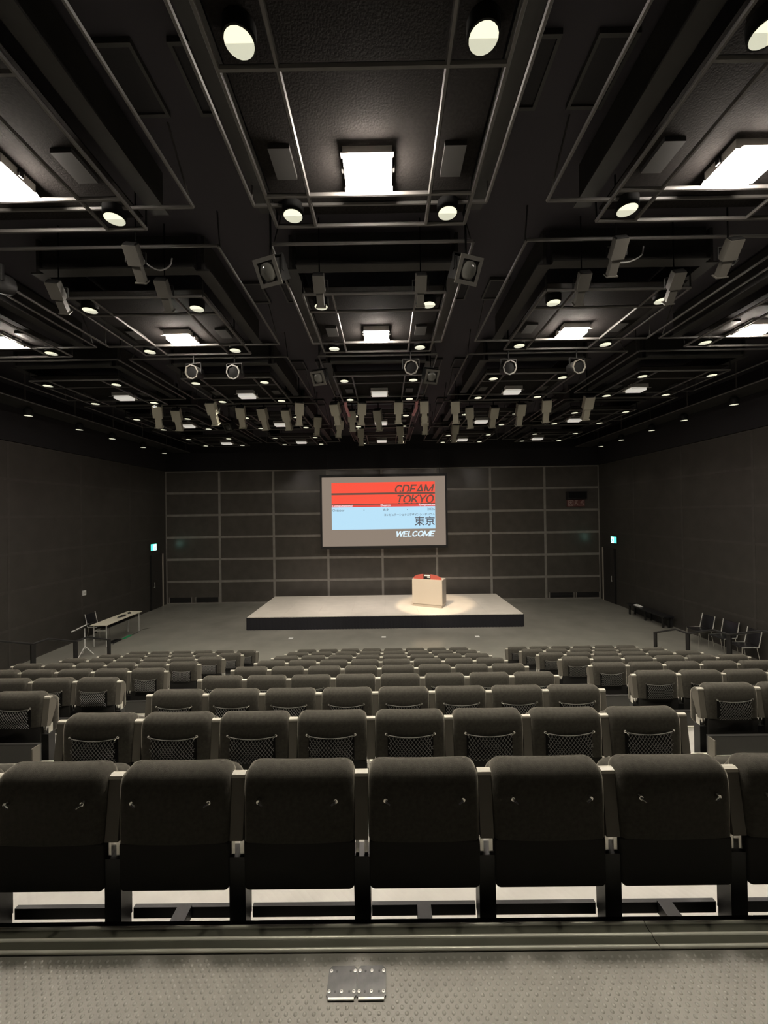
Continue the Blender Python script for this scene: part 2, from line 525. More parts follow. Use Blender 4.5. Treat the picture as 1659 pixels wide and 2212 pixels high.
# ------------------------------------------------------------------ theatre seat
def make_seat(net_on=True):
    r = empty('theatre_seat')
    MB().slab(.462, .298, .095, .060, .046, z0=.531, bend=.010, curl=.022, curl_z=.70).build('backrest', 'fabric', r)
    MB().slab(.450, .335, .075, .070, .035, y0=.092, z0=.442, bend=-.012).build('back_cushion', 'fabric', r)
    MB().slab(.458, .199, .055, .012, .008, y0=.002, z0=.331, bend=.010, rb=.022).build('lower_panel', 'shell', r)
    MB().slab(.440, .345, .075, .060, .03, y0=.165, z0=.388).build('seat_cushion', 'fabric', r)
    # literature net: elastic cord, hooks and diamond mesh
    top = lambda x: .707 - .020 * (1 - (x / .152) ** 2)
    yb = -.012
    nb = MB()
    N = 13
    for d in (-1, 1):
        for i in range(-6, N + 6):
            pts = []
            for q in range(0, 9):
                t = q / 8
                x = -.150 + .300 * i / N + d * .13 * t + (0 if d > 0 else .0)
                z0 = .525 + .015 * t
                zt_ = top(max(-.152, min(.152, x)))
                z = zt_ + (.530 - zt_) * t
                if abs(x) <= .150:
                    pts.append((x, -.012 - .012 * math.sin(math.pi * t), z))
                else:
                    if len(pts) > 1: nb.tube(pts, .0020, 3, False)
                    pts = []
            if len(pts) > 1: nb.tube(pts, .0020, 3, False)
    if net_on: net = nb.build('pocket_net', 'net', r)
    xsn = [-.150 + .300 * q / 10 for q in range(11)]
    pk = MB()
    pk.add([(x, -.004 + .010 * (x / .23) ** 2, z) for x in xsn for z in (.536, top(x) - .002)] + [(x, .02, z) for x in xsn for z in (.536, top(x) - .002)],
           [(2 * q, 2 * q + 2, 2 * q + 3, 2 * q + 1) for q in range(10)] + [(2 * q + 1, 2 * q + 3, 2 * q + 25, 2 * q + 23) for q in range(10)] + [(0, 1, 23, 22), (20, 42, 43, 21)], True)
    if net_on: pk.build('pocket', 'pocket', r)
    if net_on: MB().tube([(-.152 + .304 * q / 10, -.014, top(-.152 + .304 * q / 10)) for q in range(11)], .0030, 5).build('elastic_cord', 'cord', net)
    for s in (-1, 1):
        h = MB().tube([(s * .158, .006, .711), (s * .158, -.012, .711)], .009, 8)
        h.tube([(s * .158, -.014, .711), (s * .140, -.018, .700)], .0045, 6)
        h.build('hook', 'chrome', r)
    return r
def make_arm(parent, x):
    a = MB().prism([(.012, .535), (.045, .776), (.075, .780), (.118, .72), (.112, .68), (.050, .525)], x - .027, 'x', x + .027).build('armrest', 'arm', parent)
    c = MB().prism([(.0435, .774), (.046, .786), (.060, .791), (.074, .788), (.078, .777)], x - .028, 'x', x + .028)
    c.build('arm_cap', 'arm_cap', a)
    MB().box(x - .026, x - .012, .03, .075, .455, .545).box(x + .010, x + .026, .03, .075, .455, .545).build('hinge', 'chrome', a)
    l = MB().box(x - .034, x + .034, .02, .09, .17, .46)
    l.box(x - .030, x + .030, .01, .09, .0, .17)
    l.build('leg', 'black_metal', parent)
def make_rails(parent, x0, x1, bracket):
    MB().box(x0, x1, .095, .112, .135, .182).build('support_rail', 'black_metal', parent)
    MB().box(x0 - .034, x1 + .034, -.060, -.035, .18, .258).build('support_rail', 'black_metal', parent)
    if bracket:
        MB().box(-.03, .03, -.036, .096, .14, .19).build('bracket', 'black_metal', parent)
proto = {}
def seat_proto(kind):
    """kind: 'mid' one armrest, 'end' the extra armrest at the row's end"""
    r = make_seat('bare' not in kind)
    make_arm(r, .26)
    if 'end' in kind: make_arm(r, -.26)
    make_rails(r, -.225, .225, 'bracket' in kind)
    return r
seat_list = []
for k in range(9):
    y = ROW0 + DROW * k; z = max(0, tread_z(k))
    for j in range(8):
        seat_list.append((k, 'centre', j, -.119 + (j - 3.5) * PITCH, y, z))
    for i in range(6):
        seat_list.append((k, 'left', i, -3.40 - i * PITCH, y, z))
        seat_list.append((k, 'right', i, 3.115 + i * PITCH, y, z))
n_seat = 0
for (k, blk, i, x, y, z) in seat_list:
    pp = [project((x + dx, y, z + dz)) for dx in (-.26, .26) for dz in (0, .864)]
    xs = [p[0] for p in pp]
    if max(xs) < -160 or min(xs) > 1810: continue
    end = (blk == 'centre' and i == 0) or (blk == 'right' and i == 0) or (blk == 'left' and i == 5)
    key = 'end' if end else ('bracket' if blk == 'centre' and i % 2 == 0 else 'mid')
    if k == 0: key += '_bare'            # the top row has lost its nets, only the hooks are left
    if key not in proto:
        o = proto[key] = seat_proto(key)
    else:
        o = copy_tree(proto[key])
    o.location = (x, y, z)
    row = ORD[9 - k]
    if blk == 'centre':
        side, nn = ('table-side', i + 1) if i < 4 else ('chair-side', 8 - i)
        lab = 'dark grey folding theatre seat, %s row from stage, centre block, %s from %s aisle' % (row, ORD[nn], side)
        grp = 'theatre seats in the centre block'
    else:
        side = 'table-side' if blk == 'left' else 'chair-side'
        lab = 'dark grey folding theatre seat, %s row from stage, %s block, %s from aisle' % (row, side, ORD[i + 1])
        grp = 'theatre seats in the %s block' % side
    tag(o, lab, 'seat', grp)
    n_seat += 1

# guard rails along the outer sides of the seating
def guard(x, t, s):
    r = empty('guard_rail', (x, 0, 0), 0, 'black sloping guard rail along the %s edge of the seating' % t, 'railing', 'guard rails of the seating')
    prev = None
    for k in range(3, 9):
        y = 1.24 + DROW * k
        z = max(0, tread_z(k - 1))
        if k == 9: z = 0
        h = z + .98 if k < 9 else .80
        MB().box(-.012, .012, y - .045, y + .045, z, h).build('post', 'black_metal', r)
        if prev:
            MB().tube([(0, prev[0], prev[1]), (0, prev[0] + .32, prev[1] - .01), (0, y, h)], .02, 8).build('rail', 'black_metal', r)
            MB().tube([(0, prev[0], prev[1] - .45), (0, y, h - .45)], .014, 8).build('rail', 'black_metal', r)
        prev = (y, h)
guard(-6.42, 'table-side', -1)
guard(6.14, 'chair-side', 1)

# ------------------------------------------------------------------ stage, podium, screen
SX0, SX1, SY0, SY1, SH = -4.98, 4.83, 13.66, 17.10, .46
stg = empty('stage_platform', ((SX0 + SX1) / 2, (SY0 + SY1) / 2, 0), 0, 'low stage with pale top and black pleated skirt', 'stage')
cx, cy = (SX0 + SX1) / 2, (SY0 + SY1) / 2
nx, ny = 8, 2
for i in range(nx):
    for j in range(ny):
        w = (SX1 - SX0) / nx; d = (SY1 - SY0) / ny
        MB().box(SX0 + i * w - cx + .0015, SX0 + (i + 1) * w - cx - .0015, SY0 + j * d - cy + .0015, SY0 + (j + 1) * d - cy - .0015, SH - .05, SH).build('deck_panel', 'stage_top', stg)
MB().box(SX0 - cx + .05, SX1 - cx - .05, SY0 - cy + .05, SY1 - cy - .05, 0, SH - .051).build('base', 'black', stg)
def pleats(p0, p1, n, amp):
    p0 = Vector(p0); p1 = Vector(p1); d = p1 - p0; nrm = Vector((d.y, -d.x)).normalized()
    m = MB(); vs = []
    for i in range(n + 1):
        for zi, z in enumerate((.004, SH - .02)):
            a = amp * (1.25 if zi == 0 else .5)
            q = p0 + d * i / n + nrm * (a * math.sin(i * 2.1) + .02)
            vs.append((q.x - cx, q.y - cy, z))
    m.add(vs, [(2 * i, 2 * i + 2, 2 * i + 3, 2 * i + 1) for i in range(n)], True)
    return m
pleats((SX0, SY0), (SX1, SY0), 260, .012).build('skirt', 'skirt', stg)
pleats((SX1, SY0), (SX1, SY1), 90, .012).build('skirt', 'skirt', stg)
pleats((SX0, SY1), (SX0, SY0), 90, .012).build('skirt', 'skirt', stg)

rz = math.atan2(-.5, 1.1)
pod = empty('podium', (1.66, 15.04, SH), rz, 'cream box podium with a red arched top sign on the stage', 'podium')
MB().box(-.575, .575, -.265, .265, 0, .11).build('plinth', 'podium_base', pod)
b = MB().box(-.60, .60, -.285, .26, .11, 1.06).build('body', 'podium', pod)
MB().box(.60, .606, -.24, .26, .13, 1.04).build('side_panel', 'podium_side', b)
arc = [(-.56, 0), (.56, 0)] + [(.56 * math.cos(math.pi * k / 16), .03 + .17 * math.sin(math.pi * k / 16)) for k in range(17)]
MB().prism([(x, 1.061 + z) for x, z in arc], -.22, 'y', -.19).build('arched_sign', 'red', pod)
lb = MB().box(-.15, .13, -.226, -.2201, 1.062, 1.262).build('label_plate', 'black', pod)
MB().box(-.115, .11, -.229, -.2262, 1.185, 1.235).build('print_line', 'white', lb)
MB().box(.0, .11, -.229, -.2262, 1.12, 1.165).build('print_line', 'white', lb)

YS = 17.2
scr = empty('projection_screen', (-.08, YS, 2.64), 0, 'hanging projection screen showing a red and blue welcome slide', 'screen')
SC = Vector((-.08, YS, 2.64))
def sbox(x0, x1, z0, z1, d0, d1):
    return MB().box(x0 - SC.x, x1 - SC.x, -d1, -d0, z0 - SC.z, z1 - SC.z)
sbox(-2.84, 2.68, 2.64, 5.73, -.01, 0).build('fabric', 'scr_bg', scr)
fr = MB()
for a in ((-2.93, -2.84, 2.52, 5.85), (2.68, 2.77, 2.52, 5.85), (-2.84, 2.68, 2.52, 2.64), (-2.84, 2.68, 5.73, 5.85)):
    fr.v, fr.f, fr.sm = [], [], []
    b_ = sbox(*a, -.02, .01); fr.v, fr.f, fr.sm = b_.v, b_.f, b_.sm
    fr.build('border', 'black', scr)
for x in (-2.6, 2.45):
    MB().tube([(x - SC.x, 0, 5.85 - SC.z), (x - SC.x, 0, ZC - SC.z)], .012, 6).build('hanger', 'black_metal', scr)
L0, L1, T0, T1 = -2.41, 2.22, 5.49, 3.385
LW, LH = L1 - L0, T0 - T1
def sl(u0, u1, t0, t1, m, name, d=.002):
    return sbox(L0 + u0 * LW, L0 + u1 * LW, T0 - t1 * LH, T0 - t0 * LH, 0, d).build(name, m, scr)
sl(0, 1, 0, .222, 'scr_red', 'red_band'); sl(0, 1, .222, .263, 'scr_dark', 'dark_line')
sl(0, 1, .263, .455, 'scr_red', 'red_band'); sl(0, 1, .455, .475, 'scr_dark', 'dark_line')
sl(0, 1, .475, .525, 'scr_strip', 'red_strip'); sl(0, 1, .525, 1, 'scr_blue', 'blue_field')
def text(body, u0, u1, t0, t1, m, shear=0, bold=0.0, keep=False):
    c = bpy.data.curves.new('lettering', 'FONT')
    c.body = body; c.shear = shear; c.offset = bold; c.resolution_u = 3
    o = bpy.data.objects.new('tmp', c); COL.objects.link(o)
    bpy.context.view_layer.update()
    me = bpy.data.meshes.new_from_object(o.evaluated_get(bpy.context.evaluated_depsgraph_get()))
    bpy.data.objects.remove(o); bpy.data.curves.remove(c)
    xs = [v.co.x for v in me.vertices]; ys = [v.co.y for v in me.vertices]
    xa, xb, ya, yb = min(xs), max(xs), min(ys), max(ys)
    X0, X1 = L0 + u0 * LW - SC.x, L0 + u1 * LW - SC.x
    Z0, Z1 = T0 - t1 * LH - SC.z, T0 - t0 * LH - SC.z
    for v in me.vertices:
        x, y = v.co.x, v.co.y
        v.co = (X0 + (x - xa) / (xb - xa) * (X1 - X0), -.004, Z0 + (y - ya) / (yb - ya) * (Z1 - Z0))
    me.materials.clear(); me.materials.append(MATS[m])
    return link('lettering', me, scr)

# heavy slanted capitals, each letter a flat part of its own
def arc(cx_, cy_, rx, ry, a0, a1, n=14):
    return [(cx_ + rx * math.cos(math.radians(a0 + (a1 - a0) * k / n)), cy_ + ry * math.sin(math.radians(a0 + (a1 - a0) * k / n))) for k in range(n + 1)]
h_ = .09
GLYPH = {   # advance width, centre lines in a unit-high box
    'C': (.80, [arc(.42, .5, .33, .41, 32, 328)]),
    'D': (.80, [[(h_, h_), (h_, 1 - h_)], [(h_, 1 - h_), (.36, 1 - h_)] + arc(.36, .5, .33, .41, 90, -90) + [(h_, h_)]]),
    'F': (.66, [[(h_, 0), (h_, 1 - h_), (.62, 1 - h_)], [(h_, .50), (.55, .50)]]),
    'A': (.82, [[(.06, 0), (.41, 1 - h_ * .6), (.76, 0)], [(.20, .28), (.62, .28)]]),
    'M': (.98, [[(h_, 0), (h_, 1 - h_ * .6), (.49, .16), (.89, 1 - h_ * .6), (.89, 0)]]),
    'T': (.70, [[(.02, 1 - h_), (.68, 1 - h_)], [(.35, 1 - h_), (.35, 0)]]),
    'O': (.86, [arc(.43, .5, .34, .41, 0, 360, 24)]),
    'K': (.78, [[(h_, 0), (h_, 1)], [(.70, 1), (h_ + .02, .40)], [(.30, .58), (.72, 0)]]),
    'Y': (.74, [[(.03, 1), (.37, .44), (.71, 1)], [(.37, .46), (.37, 0)]]),
    'W': (1.10, [[(.04, 1), (.28, .08), (.55, .92), (.82, .08), (1.06, 1)]]),
    'E': (.68, [[(.64, 1 - h_), (h_, 1 - h_), (h_, h_), (.64, h_)], [(h_, .5), (.58, .5)]]),
    'L': (.62, [[(h_, 1), (h_, h_), (.60, h_)]]),
}
def capitals(word, u0, u1, t0, t1, m, w=.165, shear=.22, cut=None):
    """cut: (height fraction, sideways shift) slices the letters' feet"""
    tot = sum(GLYPH[c][0] for c in word) + .02 * (len(word) - 1) + shear
    X0, X1 = L0 + u0 * LW - SC.x, L0 + u1 * LW - SC.x
    Z0, Z1 = T0 - t1 * LH - SC.z, T0 - t0 * LH - SC.z
    pen = 0
    for c in word:
        mb = MB()
        for line in GLYPH[c][1]:
            for k in range(len(line) - 1):
                a = Vector(line[k]); b = Vector(line[k + 1]); d = (b - a)
                if d.length < 1e-6: continue
                d.normalize(); n = Vector((-d.y, d.x)) * w / 2
                e = d * (w * .5 if len(line) < 8 else w * .12)
                a2 = a - (e if k > 0 else d * 0); b2 = b + (e if k < len(line) - 2 else d * 0)
                q = []
                for p in (a2 - n, b2 - n, b2 + n, a2 + n):
                    y = min(1, max(0, p.y))
                    q.append((X0 + (pen + p.x + shear * y) / tot * (X1 - X0), -.0045, Z0 + y * (Z1 - Z0)))
                mb.add(q, [(0, 1, 2, 3)])
        mb.build('letter', m, scr)
        pen += GLYPH[c][0] + .02
capitals('CDFAM', .604, .995, .055, .245, 'scr_dark')
capitals('TOKYO', .618, 1.0, .275, .465, 'scr_dark')
# the letters are sliced: a red rule crosses their feet
sl(.600, 1.0, .208, .225, 'scr_red', 'slice_rule', .006)
sl(.615, 1.0, .430, .444, 'scr_red', 'slice_rule', .006)
text('Computational', .003, .200, .472, .526, 'scr_white', 0, .02)
text('Design', .474, .570, .468, .526, 'scr_white', 0, .02)
text('Symposium', .842, .998, .466, .522, 'scr_white', 0, .02)
text('October', .008, .122, .560, .615, 'scr_ink')
text('8-9', .500, .547, .562, .612, 'scr_ink')
text('2026', .924, .997, .562, .610, 'scr_ink')
sl(.309, .316, .582, .598, 'scr_ink', 'bullet', .004); sl(.727, .734, .578, .594, 'scr_ink', 'bullet', .004)
text('コンピュテーショナルデザインシンポジウム', .507, .995, .668, .722, 'scr_ink', 0, .008)
text('東京', .800, .994, .735, .935, 'scr_ink', 0, .012)
capitals('WELCOME', .612, 1.0, 1.045, 1.165, 'scr_sky', .2)

# white tape marks in front of the stage
for x, y, t in ((-3.19, 12.69, 'before the table-side half of the stage'), (-.12, 12.71, 'before the middle of the stage'), (2.95, 12.63, 'before the podium half of the stage')):
    tp = MB().box(-.07, .07, -.07, .07, .0005, .003)
    tp.box(-.068, .0, -.068, .068, .003, .0035)
    o = tp.build('tape_mark', 'white'); o.location = (x, y, 0)
    tag(o, 'small white square floor tape mark ' + t, 'tape', 'floor tape marks')

# ------------------------------------------------------------------ table corner
tb = empty('folding_table', (-9.07, 12.92, 0), 0, 'long folding table with pale top and grey steel legs', 'table')
MB().box(-.26, .26, -.89, .89, .675, .70).build('table_top', 'table_top', tb)
for yy in (-.80, .80):
    for xx in (-.2, .2):
        MB().tube([(xx, yy, 0), (xx, yy, .675)], .018).build('leg', 'steel', tb)
    MB().tube([(-.2, yy, .50), (.2, yy, .50)], .011).build('crossbar', 'steel', tb)
MB().box(-.16, -.14, -.78, .78, .50, .53).build('stretcher', 'steel', tb)
MB().box(-.2, .2, -.76, .76, .56, .572).build('under_shelf', 'black', tb)
def cable_coil(name, loc, n, R, label, cat):
    random.seed(len(label)); pts = []
    for k in range(n * 14):
        a = k * 2 * math.pi / 14
        rr = R * (.75 + .35 * math.sin(k * .37)); pts.append((rr * .7 * math.cos(a), rr * 1.4 * math.sin(a), .008 + .004 * (k // 14) + .003 * math.sin(k * 1.3)))
    o = MB().tube(pts, .006, 5).build(name, 'black'); o.location = loc
    return tag(o, label, cat)
cable_coil('cable_coil', (-9.02, 13.05, .70), 6, .12, 'loose coil of black cable on the folding table', 'cable')
r = empty('desk_microphone', (-9.05, 13.48, .70), .6, 'small black gooseneck desk microphone on the folding table', 'microphone')
MB().box(-.05, .05, -.07, .07, 0, .035).build('base', 'black', r)
MB().tube([(0, 0, .03), (0, -.01, .10), (.02, -.05, .16), (.05, -.10, .17)], .006, 6).build('neck', 'black', r)
MB().tube([(.05, -.10, .17), (.07, -.14, .16)], .013, 8).build('capsule', 'black', r)

def make_chair():
    r = empty('stacking_chair')
    # faces +x
    MB().slab(.44, .035, .42, .012, .012, y0=-.21, z0=.425).build('seat', 'vinyl', r)
    s = MB().slab(.42, .40, .035, .05, .012, z0=.47)
    s.xf(Matrix.Translation((-.215, 0, 0)) @ Matrix.Rotation(math.pi / 2, 4, 'Z') @ Matrix.Shear('XY', 4, (0, 0)))
    M = Matrix.Translation((-.19, 0, .47)) @ Matrix.Rotation(-.22, 4, 'Y') @ Matrix.Translation((.19, 0, -.47))
    s.xf(M).build('backrest', 'vinyl', r)
    for sy in (-1, 1):
        MB().tube([(-.20, sy * .225, .45), (-.225, sy * .225, .55), (-.29, sy * .222, .88)], .0125, 8).build('back_post', 'steel_bright', r)
        MB().tube([(-.20, sy * .225, .45), (.20, sy * .225, .44)], .0115, 8).build('seat_rail', 'steel', r)
        MB().tube([(.19, sy * .225, .44), (.21, sy * .228, 0)], .0115, 8).build('leg', 'chrome', r)
        MB().tube([(-.16, sy * .225, .44), (-.24, sy * .228, 0)], .0115, 8).build('leg', 'chrome', r)
    return r
ch = make_chair()
spots = [((-9.72, 12.93, 0), 0, 'black padded chair with chrome frame behind the folding table'),
         ((9.42, 11.66, 0), math.pi, 'black chrome-framed chair by the side wall, nearest the low bench'),
         ((9.52, 10.98, 0), math.pi + .12, 'black chrome-framed chair by the side wall, middle of three'),
         ((9.44, 10.26, 0), math.pi - .1, 'black chrome-framed chair by the side wall, farthest from the stage')]
for i, (loc, rz_, lab) in enumerate(spots):
    o = ch if i == 0 else copy_tree(ch)
    o.location = loc; o.rotation_euler = (0, 0, rz_)
    tag(o, lab, 'chair', 'black chairs along the side walls')

r = empty('music_stand', (-8.95, 11.35, 0), 0, 'slim music stand with white legs beside the folding table', 'stand')
for a in (.4, 2.5, 4.6):
    MB().tube([(0, 0, .28), (.22 * math.cos(a), .22 * math.sin(a), .01)], .011, 6).build('leg', 'white', r)
MB().tube([(0, 0, .2), (0, 0, .80)], .012, 8).build('pole', 'white', r)
t = MB().box(-.24, .24, -.16, .16, -.006, .006)
Mt = Matrix.Translation((-.04, 0, .85)) @ Matrix.Rotation(-.45, 4, 'Y')
t.xf(Mt).build('tray', 'black', r)
MB().box(-.25, -.235, -.165, .165, -.01, .03).xf(Mt).build('tray_lip', 'white', r)
MB().box(-.24, .24, -.168, -.160, -.008, .010).xf(Mt).build('tray_edge', 'white', r)
o = MB().box(-.15, .12, -.11, .11, .0065, .02).box(-.14, .11, -.10, .10, .02, .026).xf(Mt).build('score_book', 'white')
o.location = (-8.95, 11.35, 0)
tag(o, 'white booklet lying on the music stand tray', 'book')

r = empty('cable_ramp', (-8.86, 13.1, 0), .05, 'strip of green floor tape over cables beneath the folding table', 'tape')
MB().box(-.06, .06, -.26, .2, .001, .008).build('tape', 'green', r)
MB().tube([(.02, .2, .006), (.06, .5, .006), (.0, .75, .006), (.2, 1.0, .006)], .008, 5).build('cable', 'black', r)
MB().tube([(0, -.26, .006), (-.04, -.55, .006), (.02, -.8, .006)], .008, 5).build('cable', 'black', r)
r = empty('floor_box', (-8.93, 12.58, 0), 0, 'small black connector box on the floor under the folding table', 'box')
MB().box(-.09, .09, -.16, .16, 0, .05).build('case', 'black', r)
MB().box(-.05, .05, -.1, .1, .05, .056).build('lid', 'lantern_dark', r)

bn = empty('low_bench', (9.62, 14.2, 0), 0, 'long low black bench against the side wall', 'bench')
MB().box(-.18, .18, -1.02, 1.02, .36, .41).build('seat', 'vinyl', bn)
MB().box(.10, .14, -1.0, 1.0, .05, .36).build('rear_panel', 'black', bn)
for yy in (-.9, 0, .9):
    MB().box(-.14, -.10, yy - .03, yy + .03, 0, .36).build('leg', 'black_metal', bn)
    MB().box(.06, .10, yy - .03, yy + .03, 0, .36).build('leg', 'black_metal', bn)
cl = MB()
vs = []; G = 7
for i in range(G):
    for j in range(G):
        u, v = i / (G - 1) - .5, j / (G - 1) - .5
        vs.append((u * .16, v * .34, .012 + .045 * max(0, 1 - 3.2 * (u * u + v * v)) + .012 * math.sin(i * 2.3 + j * 1.7)))
vs += [(v[0], v[1], 0) for v in vs]
fs = [(i * G + j, (i + 1) * G + j, (i + 1) * G + j + 1, i * G + j + 1) for i in range(G - 1) for j in range(G - 1)]
n2 = G * G
ring = [j for j in range(G)] + [i * G + G - 1 for i in range(1, G)] + [(G - 1) * G + j for j in range(G - 2, -1, -1)] + [i * G for i in range(G - 2, 0, -1)]
fs += [(ring[q], ring[(q + 1) % len(ring)], ring[(q + 1) % len(ring)] + n2, ring[q] + n2) for q in range(len(ring))]
fs.append(tuple(q + n2 for q in ring))
cl.add(vs, fs, True)
o = cl.build('folded_cloth', 'white'); o.location = (9.58, 14.72, .411)
tag(o, 'crumpled white cloth lying on the low black bench', 'cloth')

# ------------------------------------------------------------------ ceiling rig
ZL = 7.05
PX, PY = 3.3, 3.09
COLN = {-2: 'outer table-side', -1: 'inner table-side', 0: 'centre', 1: 'inner chair-side', 2: 'outer chair-side'}
def bayrow(r): return ORD[5 - r]          # counted from the stage
def make_frame():
    f = empty('lighting_grid')
    for x in (-.97, .97, -.57, .57):
        MB().tube([(x, -.93, 0), (x, .93, 0)], .020, 6).build('tube', 'tube', f)
    for y in (-.93, .93, -.48, .55):
        MB().tube([(-.97, y, 0), (.97, y, 0)], .020, 6).build('tube', 'tube', f)
    MB().box(-.95, .95, -.91, .91, .10, .115).build('mesh_floor', 'mesh', f)
    for x in (-.97, .97):
        for y in (-.93, .93):
            MB().tube([(x, y, 0), (x, y, ZC - ZL)], .010, 5).build('hanger', 'black_metal', f)
    for x in (-.74, .74):
        MB().box(x - .09, x + .09, .15, .45, .06, .10).build('junction_box', 'vent', f)
    return f
def add_girder(f, oy, oz):
    for x in (-1.08, 1.08):
        MB().box(x - .085, x + .085, oy - 1.08, oy + 1.08, oz, oz + .02).box(x - .02, x + .02, oy - 1.08, oy + 1.08, oz + .02, oz + .45).build('beam', 'girder', f)
    y = oy - 1.08
    MB().box(-.995, .995, y - .08, y + .08, oz, oz + .02).box(-.995, .995, y - .02, y + .02, oz + .02, oz + .45).build('beam', 'girder', f)
def add_guard(f, half, oy, oz):
    for x in (-half, half):
        MB().tube([(x, oy - 1.27, oz), (x, oy + 1.27, oz)], .018, 6).build('guard_tube', 'tube', f)
        for y in (-1.2, 1.2):
            MB().tube([(x, oy + y, oz), (x * .93, oy + y * .85, ZC - ZL - .02)], .010, 5).build('stay', 'tube', f)
    for y in (-1.27, 1.27):
        MB().tube([(-half, oy + y, oz), (half, oy + y, oz)], .018, 6).build('guard_tube', 'tube', f)
def make_bay(half):
    f = make_frame()
    add_girder(f, -.07, .20)
    add_guard(f, half, -.50, .09)
    return f
pbc, pbs = make_bay(1.155), make_bay(1.54)
used = set()
def place(p, loc, lab, cat, grp):
    o = p if p.name not in used else copy_tree(p)
    used.add(p.name)
    o.location = loc
    return tag(o, lab, cat, grp)
for r in range(0, 5):
    for c in range(-2, 3):
        x = XM + PX * c; y = 3.03 + PY * r
        place(pbc if c == 0 else pbs, (x, y, ZL), 'dark steel and tube lighting grid bay, %s bay row from stage, %s column' % (bayrow(r), COLN[c]), 'lighting grid', 'lighting grid bays under the ceiling')
# vents on the ceiling between the columns
def make_vent():
    v = empty('ceiling_vent')
    MB().box(-.13, .13, -.25, .25, -.03, -.002).build('grille', 'upper', v)
    for a in ((-.16, -.13, -.28, .28), (.13, .16, -.28, .28), (-.13, .13, -.28, -.25), (-.13, .13, .25, .28)):
        MB().box(*a, -.05, -.002).build('frame', 'vent', v)
    return v
pv = make_vent()
for r in range(0, 4):
    for s, t in ((-1, 'table-side'), (1, 'chair-side')):
        for q, u in ((1.36, 'nearer the centre column'), (1.96, 'farther from the centre column')):
            place(pv, (XM + s * q, 3.2 + PY * r, ZC), 'dark framed ceiling vent, %s bay row, %s gap, %s' % (bayrow(r), t, u), 'vent', 'ceiling vents between the bays')

# downlights
spot = bpy.data.lights.new('downlight_beam', 'SPOT')
spot.energy = DOWN_W; spot.color = DOWN_COL; spot.spot_size = math.radians(80); spot.spot_blend = .9; spot.shadow_soft_size = .08
def make_down():
    d = empty('downlight')
    MB().lathe([(.103, 0), (.106, .03), (.106, .14), (.06, .20), (.02, .21)], 18).build('can', 'lantern_dark', d)
    rim = MB().lathe([(.104, 0), (.104, -.006), (.093, -.008), (.093, -.004)], 18, caps=False).build('rim', 'lantern_dark', d)
    for m_, a0 in (('down_lens', math.pi), ('down_reflector', 0)):
        l = MB()
        l.add([(.093 * math.cos(a0 + math.pi * k / 12), .093 * math.sin(a0 + math.pi * k / 12), -.006) for k in range(13)], [tuple(range(13))[::-1]])
        l.build('lens_half', m_, d)
    li = bpy.data.objects.new('downlight_beam', spot); COL.objects.link(li); li.parent = d; li.location = (0, 0, -.016)
    return d
pd = make_down()
spot_dim = spot.copy(); spot_dim.name = 'downlight_beam_dim'; spot_dim.energy = DOWN_W * .27
ys = [2.41 + PY * r + d for r in range(0, 5) for d in (0, 1.41)]
xs = [(c, s) for c in range(-2, 3) for s in (-1, 1)]
nrow = len(ys)
for iy, y in enumerate(ys):
    if y < .5: continue
    for (c, s) in xs:
        x = XM + PX * 1.01 * c + s * .772
        pr = project((x, y, ZL))
        if y > 2 and (pr is None or not (-60 < pr[0] < 1720)): continue
        if y < 2 and abs(c) > 1: continue
        lab = 'round lit downlight, %s row from stage, %s column, %s edge' % (ORD[nrow - iy], COLN[c], 'table-side' if s < 0 else 'chair-side')
        o = place(pd, (x, y, ZL), lab, 'downlight', 'round downlights on the tube frames')
        if y > 11:
            for q in o.children:
                if q.type == 'LIGHT': q.data = spot_dim
    for s, t in ((-1, 'table-side'), (1, 'chair-side')):
        x = XM + s * 9.2
        pr = project((x, y, 6.77))
        if y < 2 or not (-60 < pr[0] < 1720): continue
        o = place(pd, (x, y, 6.77), 'round lit downlight, %s row from stage, under the %s wall gallery' % (ORD[nrow - iy], t), 'downlight', 'round downlights along the side walls')
        for q in o.children:
            if q.type == 'LIGHT': q.data = spot_dim
# side galleries carrying the outer downlights
for s, t in ((-1, 'table-side'), (1, 'chair-side')):
    g = empty('wall_gallery', (XM + s * 9.2, 0, 7.0), 0, 'dark lighting gallery hung along the %s wall' % t, 'gallery', 'lighting galleries along the side walls')
    MB().box(-.36, .36, 1.5, 17.6, .0, .03).build('walkway', 'girder', g)
    for xx in (-.36, .36):
        MB().tube([(xx, 1.5, .02), (xx, 17.6, .02)], .02, 6).build('edge_tube', 'tube', g)
    for q in range(11):
        yy = 1.8 + q * 1.55
        for xx in (-.34, .34):
            MB().tube([(xx, yy, .02), (xx, yy, ZC - 7.0)], .014, 5).build('hanger', 'tube', g)

